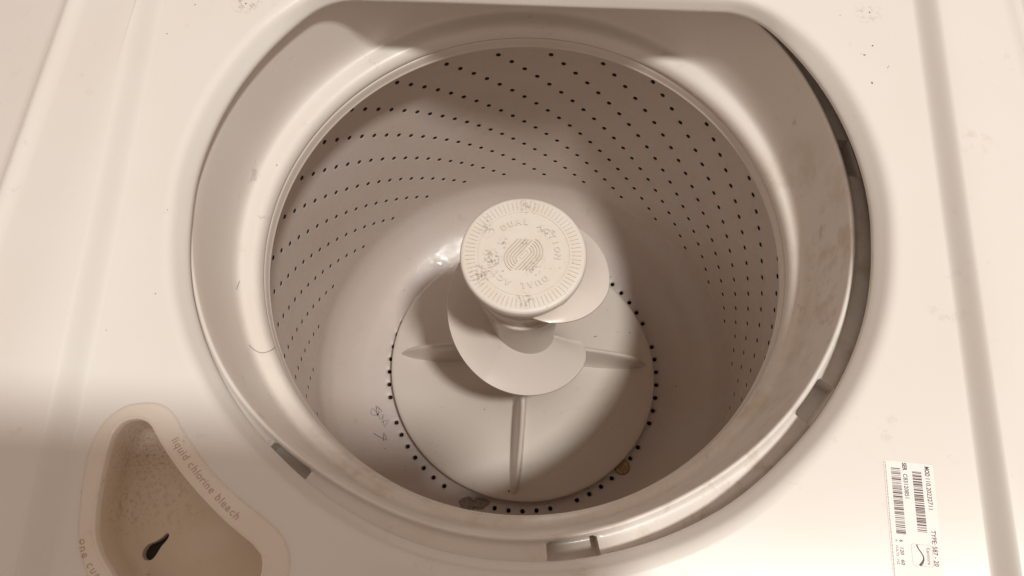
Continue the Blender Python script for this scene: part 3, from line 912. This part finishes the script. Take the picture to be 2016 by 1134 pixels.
# lint wad: soft crumpled sheet
def floor_pt(px, py, z):
    d = ROT @ Vector(((px - 1008) / 1399.9, -(py - 567) / 1399.9, -1)); t = (z - CAM.z) / d.z; return CAM + d * t
bm = bmesh.new()
c0 = floor_pt(930, 992, -0.018)
from mathutils import noise as mnoise
ol = []
rngs = []
NL = 48
def lint_r(a):
    return 0.0112 + 0.0046 * cos(a * 2 - 0.2) + 0.0018 * sin(3 * a + 1) + 0.0010 * sin(7 * a)
for k in range(11):
    s = k / 10
    ring = []
    for i in range(NL):
        a = 2 * pi * i / NL; r = lint_r(a) * s
        x, y = r * cos(a) * 1.15, r * sin(a) * 0.95
        h = 0.0050 * (1 - s ** 3) + 0.0024 * mnoise.noise(Vector((x * 160, y * 160, 3.1))) * (1 - s ** 4) + 0.0010 * mnoise.noise(Vector((x * 600, y * 600, 1)))
        X, Y = c0.x + x, c0.y + y
        R = hypot(X, Y)
        gz = bowl_z(R) if R > 0.18 else -0.0225
        ring.append(bm.verts.new((X, Y, gz + 0.0006 + max(0.0002, h))))
    rngs.append(ring)
for a, b in zip(rngs[:-1], rngs[1:]):
    for i in range(NL): bm.faces.new((a[i], b[i], b[(i + 1) % NL], a[(i + 1) % NL]))
bmesh.ops.remove_doubles(bm, verts=bm.verts, dist=1e-6)
bmesh.ops.recalc_face_normals(bm, faces=bm.faces)
rr_ = random.Random(2)
top_level("lint_wad", bm, M_lint, "flat grey wad of wet lint against the front of the agitator foot", "lint", angle=180)
# crumbs of dirt
bm = bmesh.new()
def crumb(p, r, e=1.0):
    m = Matrix.Translation(p) @ Matrix.Rotation(rr_.uniform(0, 6.28), 4, 'Z') @ Matrix.Diagonal((r * e, r, r * 0.5, 1))
    bmesh.ops.create_icosphere(bm, subdivisions=1, radius=1.0, matrix=m)
def lay(px, py, zf_):
    d = ROT @ Vector(((px - 1008) / 1399.9, -(py - 567) / 1399.9, -1)); z = 0.0
    for _ in range(14):
        t = (z - CAM.z) / d.z; p = CAM + d * t; z = zf_(p)
    return p
agz = lambda p: base_z(max(0.04, min(0.16, hypot(p.x, p.y))))
for (x, y, r) in ((806, 625, .0007), (854, 736, .0008), (1002, 967, .0011), (1233, 850, .0007), (1240, 655, .0008), (1195, 610, .0005), (1216, 653, .0005), (1171, 663, .0008), (1202, 545, .0006), (796, 571, .0006), (1175, 662, .0006), (870, 802, .0005), (954, 806, .0006)):
    crumb(lay(x, y, agz), r, 1.3)
pz = lambda p: Z0 + 0.0002
for (x, y, r, e) in ((107, 210, .0006, 1), (229, 188, .0004, 2), (329, 66, .0005, 1), (384, 9, .0006, 1), (484, 7, .0008, 1), (330, 413, .0004, 1), (1717, 163, .0006, 2.4), (1712, 24, .0006, 1.5), (1718, 90, .0007, 1.2), (1702, 108, .0006, 2), (1696, 105, .0003, 1), (1654, 30, .0004, 1), (1748, 133, .0004, 1), (1750, 130, .0004, 1), (161, 969, .0007, 1), (100, 580, .0004, 1), (209, 650, .0004, 1), (30, 435, .0005, 1), (1914, 221, .0004, 1), (306, 578, .0005, 1)):
    crumb(lay(x, y, pz), r * 0.75, e)
bz = lambda p: bowl_z(hypot(p.x, p.y)) + .0002
for (x, y, r) in ((758, 883, .0005), (797, 917, .0005), (1330, 760, .0007), (1298, 835, .0005), (1246, 990, .0004)):
    crumb(lay(x, y, bz), r, 1.5)
tz = lambda p: 0.3842
for (x, y, r) in ((1590, 632, .0007), (1565, 708, .0008), (1536, 775, .0010), (1237, 1019, .0006), (953, 1020, .0004), (700, 930, .0007), (898, 1047, .0008), (732, 958, .0005), (593, 203, .0004), (545, 325, .0005)):
    crumb(lay(x, y, tz), r, 1.4)
top_level("dirt_crumbs", bm, M_speck, "tiny dark crumbs of dirt scattered over the machine and agitator foot", "dirt", kind="stuff", smooth=False)

# unseen slab added behind the camera to shade the front left corner
bm = bmesh.new()
pts = []
x0, x1, y0, y1, rr0 = -0.165, 0.150, -0.165, 0.008, 0.010
for (cx, cy, s) in ((x1 - rr0, y1 - rr0, 0), (x0 + rr0, y1 - rr0, 90), (x0 + rr0, y0 + rr0, 180), (x1 - rr0, y0 + rr0, 270)):
    for k in range(7):
        a = radians(s + 90 * k / 6); pts.append((cx + rr0 * cos(a), cy + rr0 * sin(a)))
ra = radians(-3)
pts = [(x * cos(ra) - y * sin(ra), x * sin(ra) + y * cos(ra)) for x, y in pts]
prism(bm, pts, 0.006, 0.014)
ph = top_level("shade_slab", bm, M_slab, "unseen dark slab added above the open machine to shade its front left corner", "shade_slab", angle=40)
ph.matrix_world = Matrix.Translation(CAM) @ ROT.to_4x4()
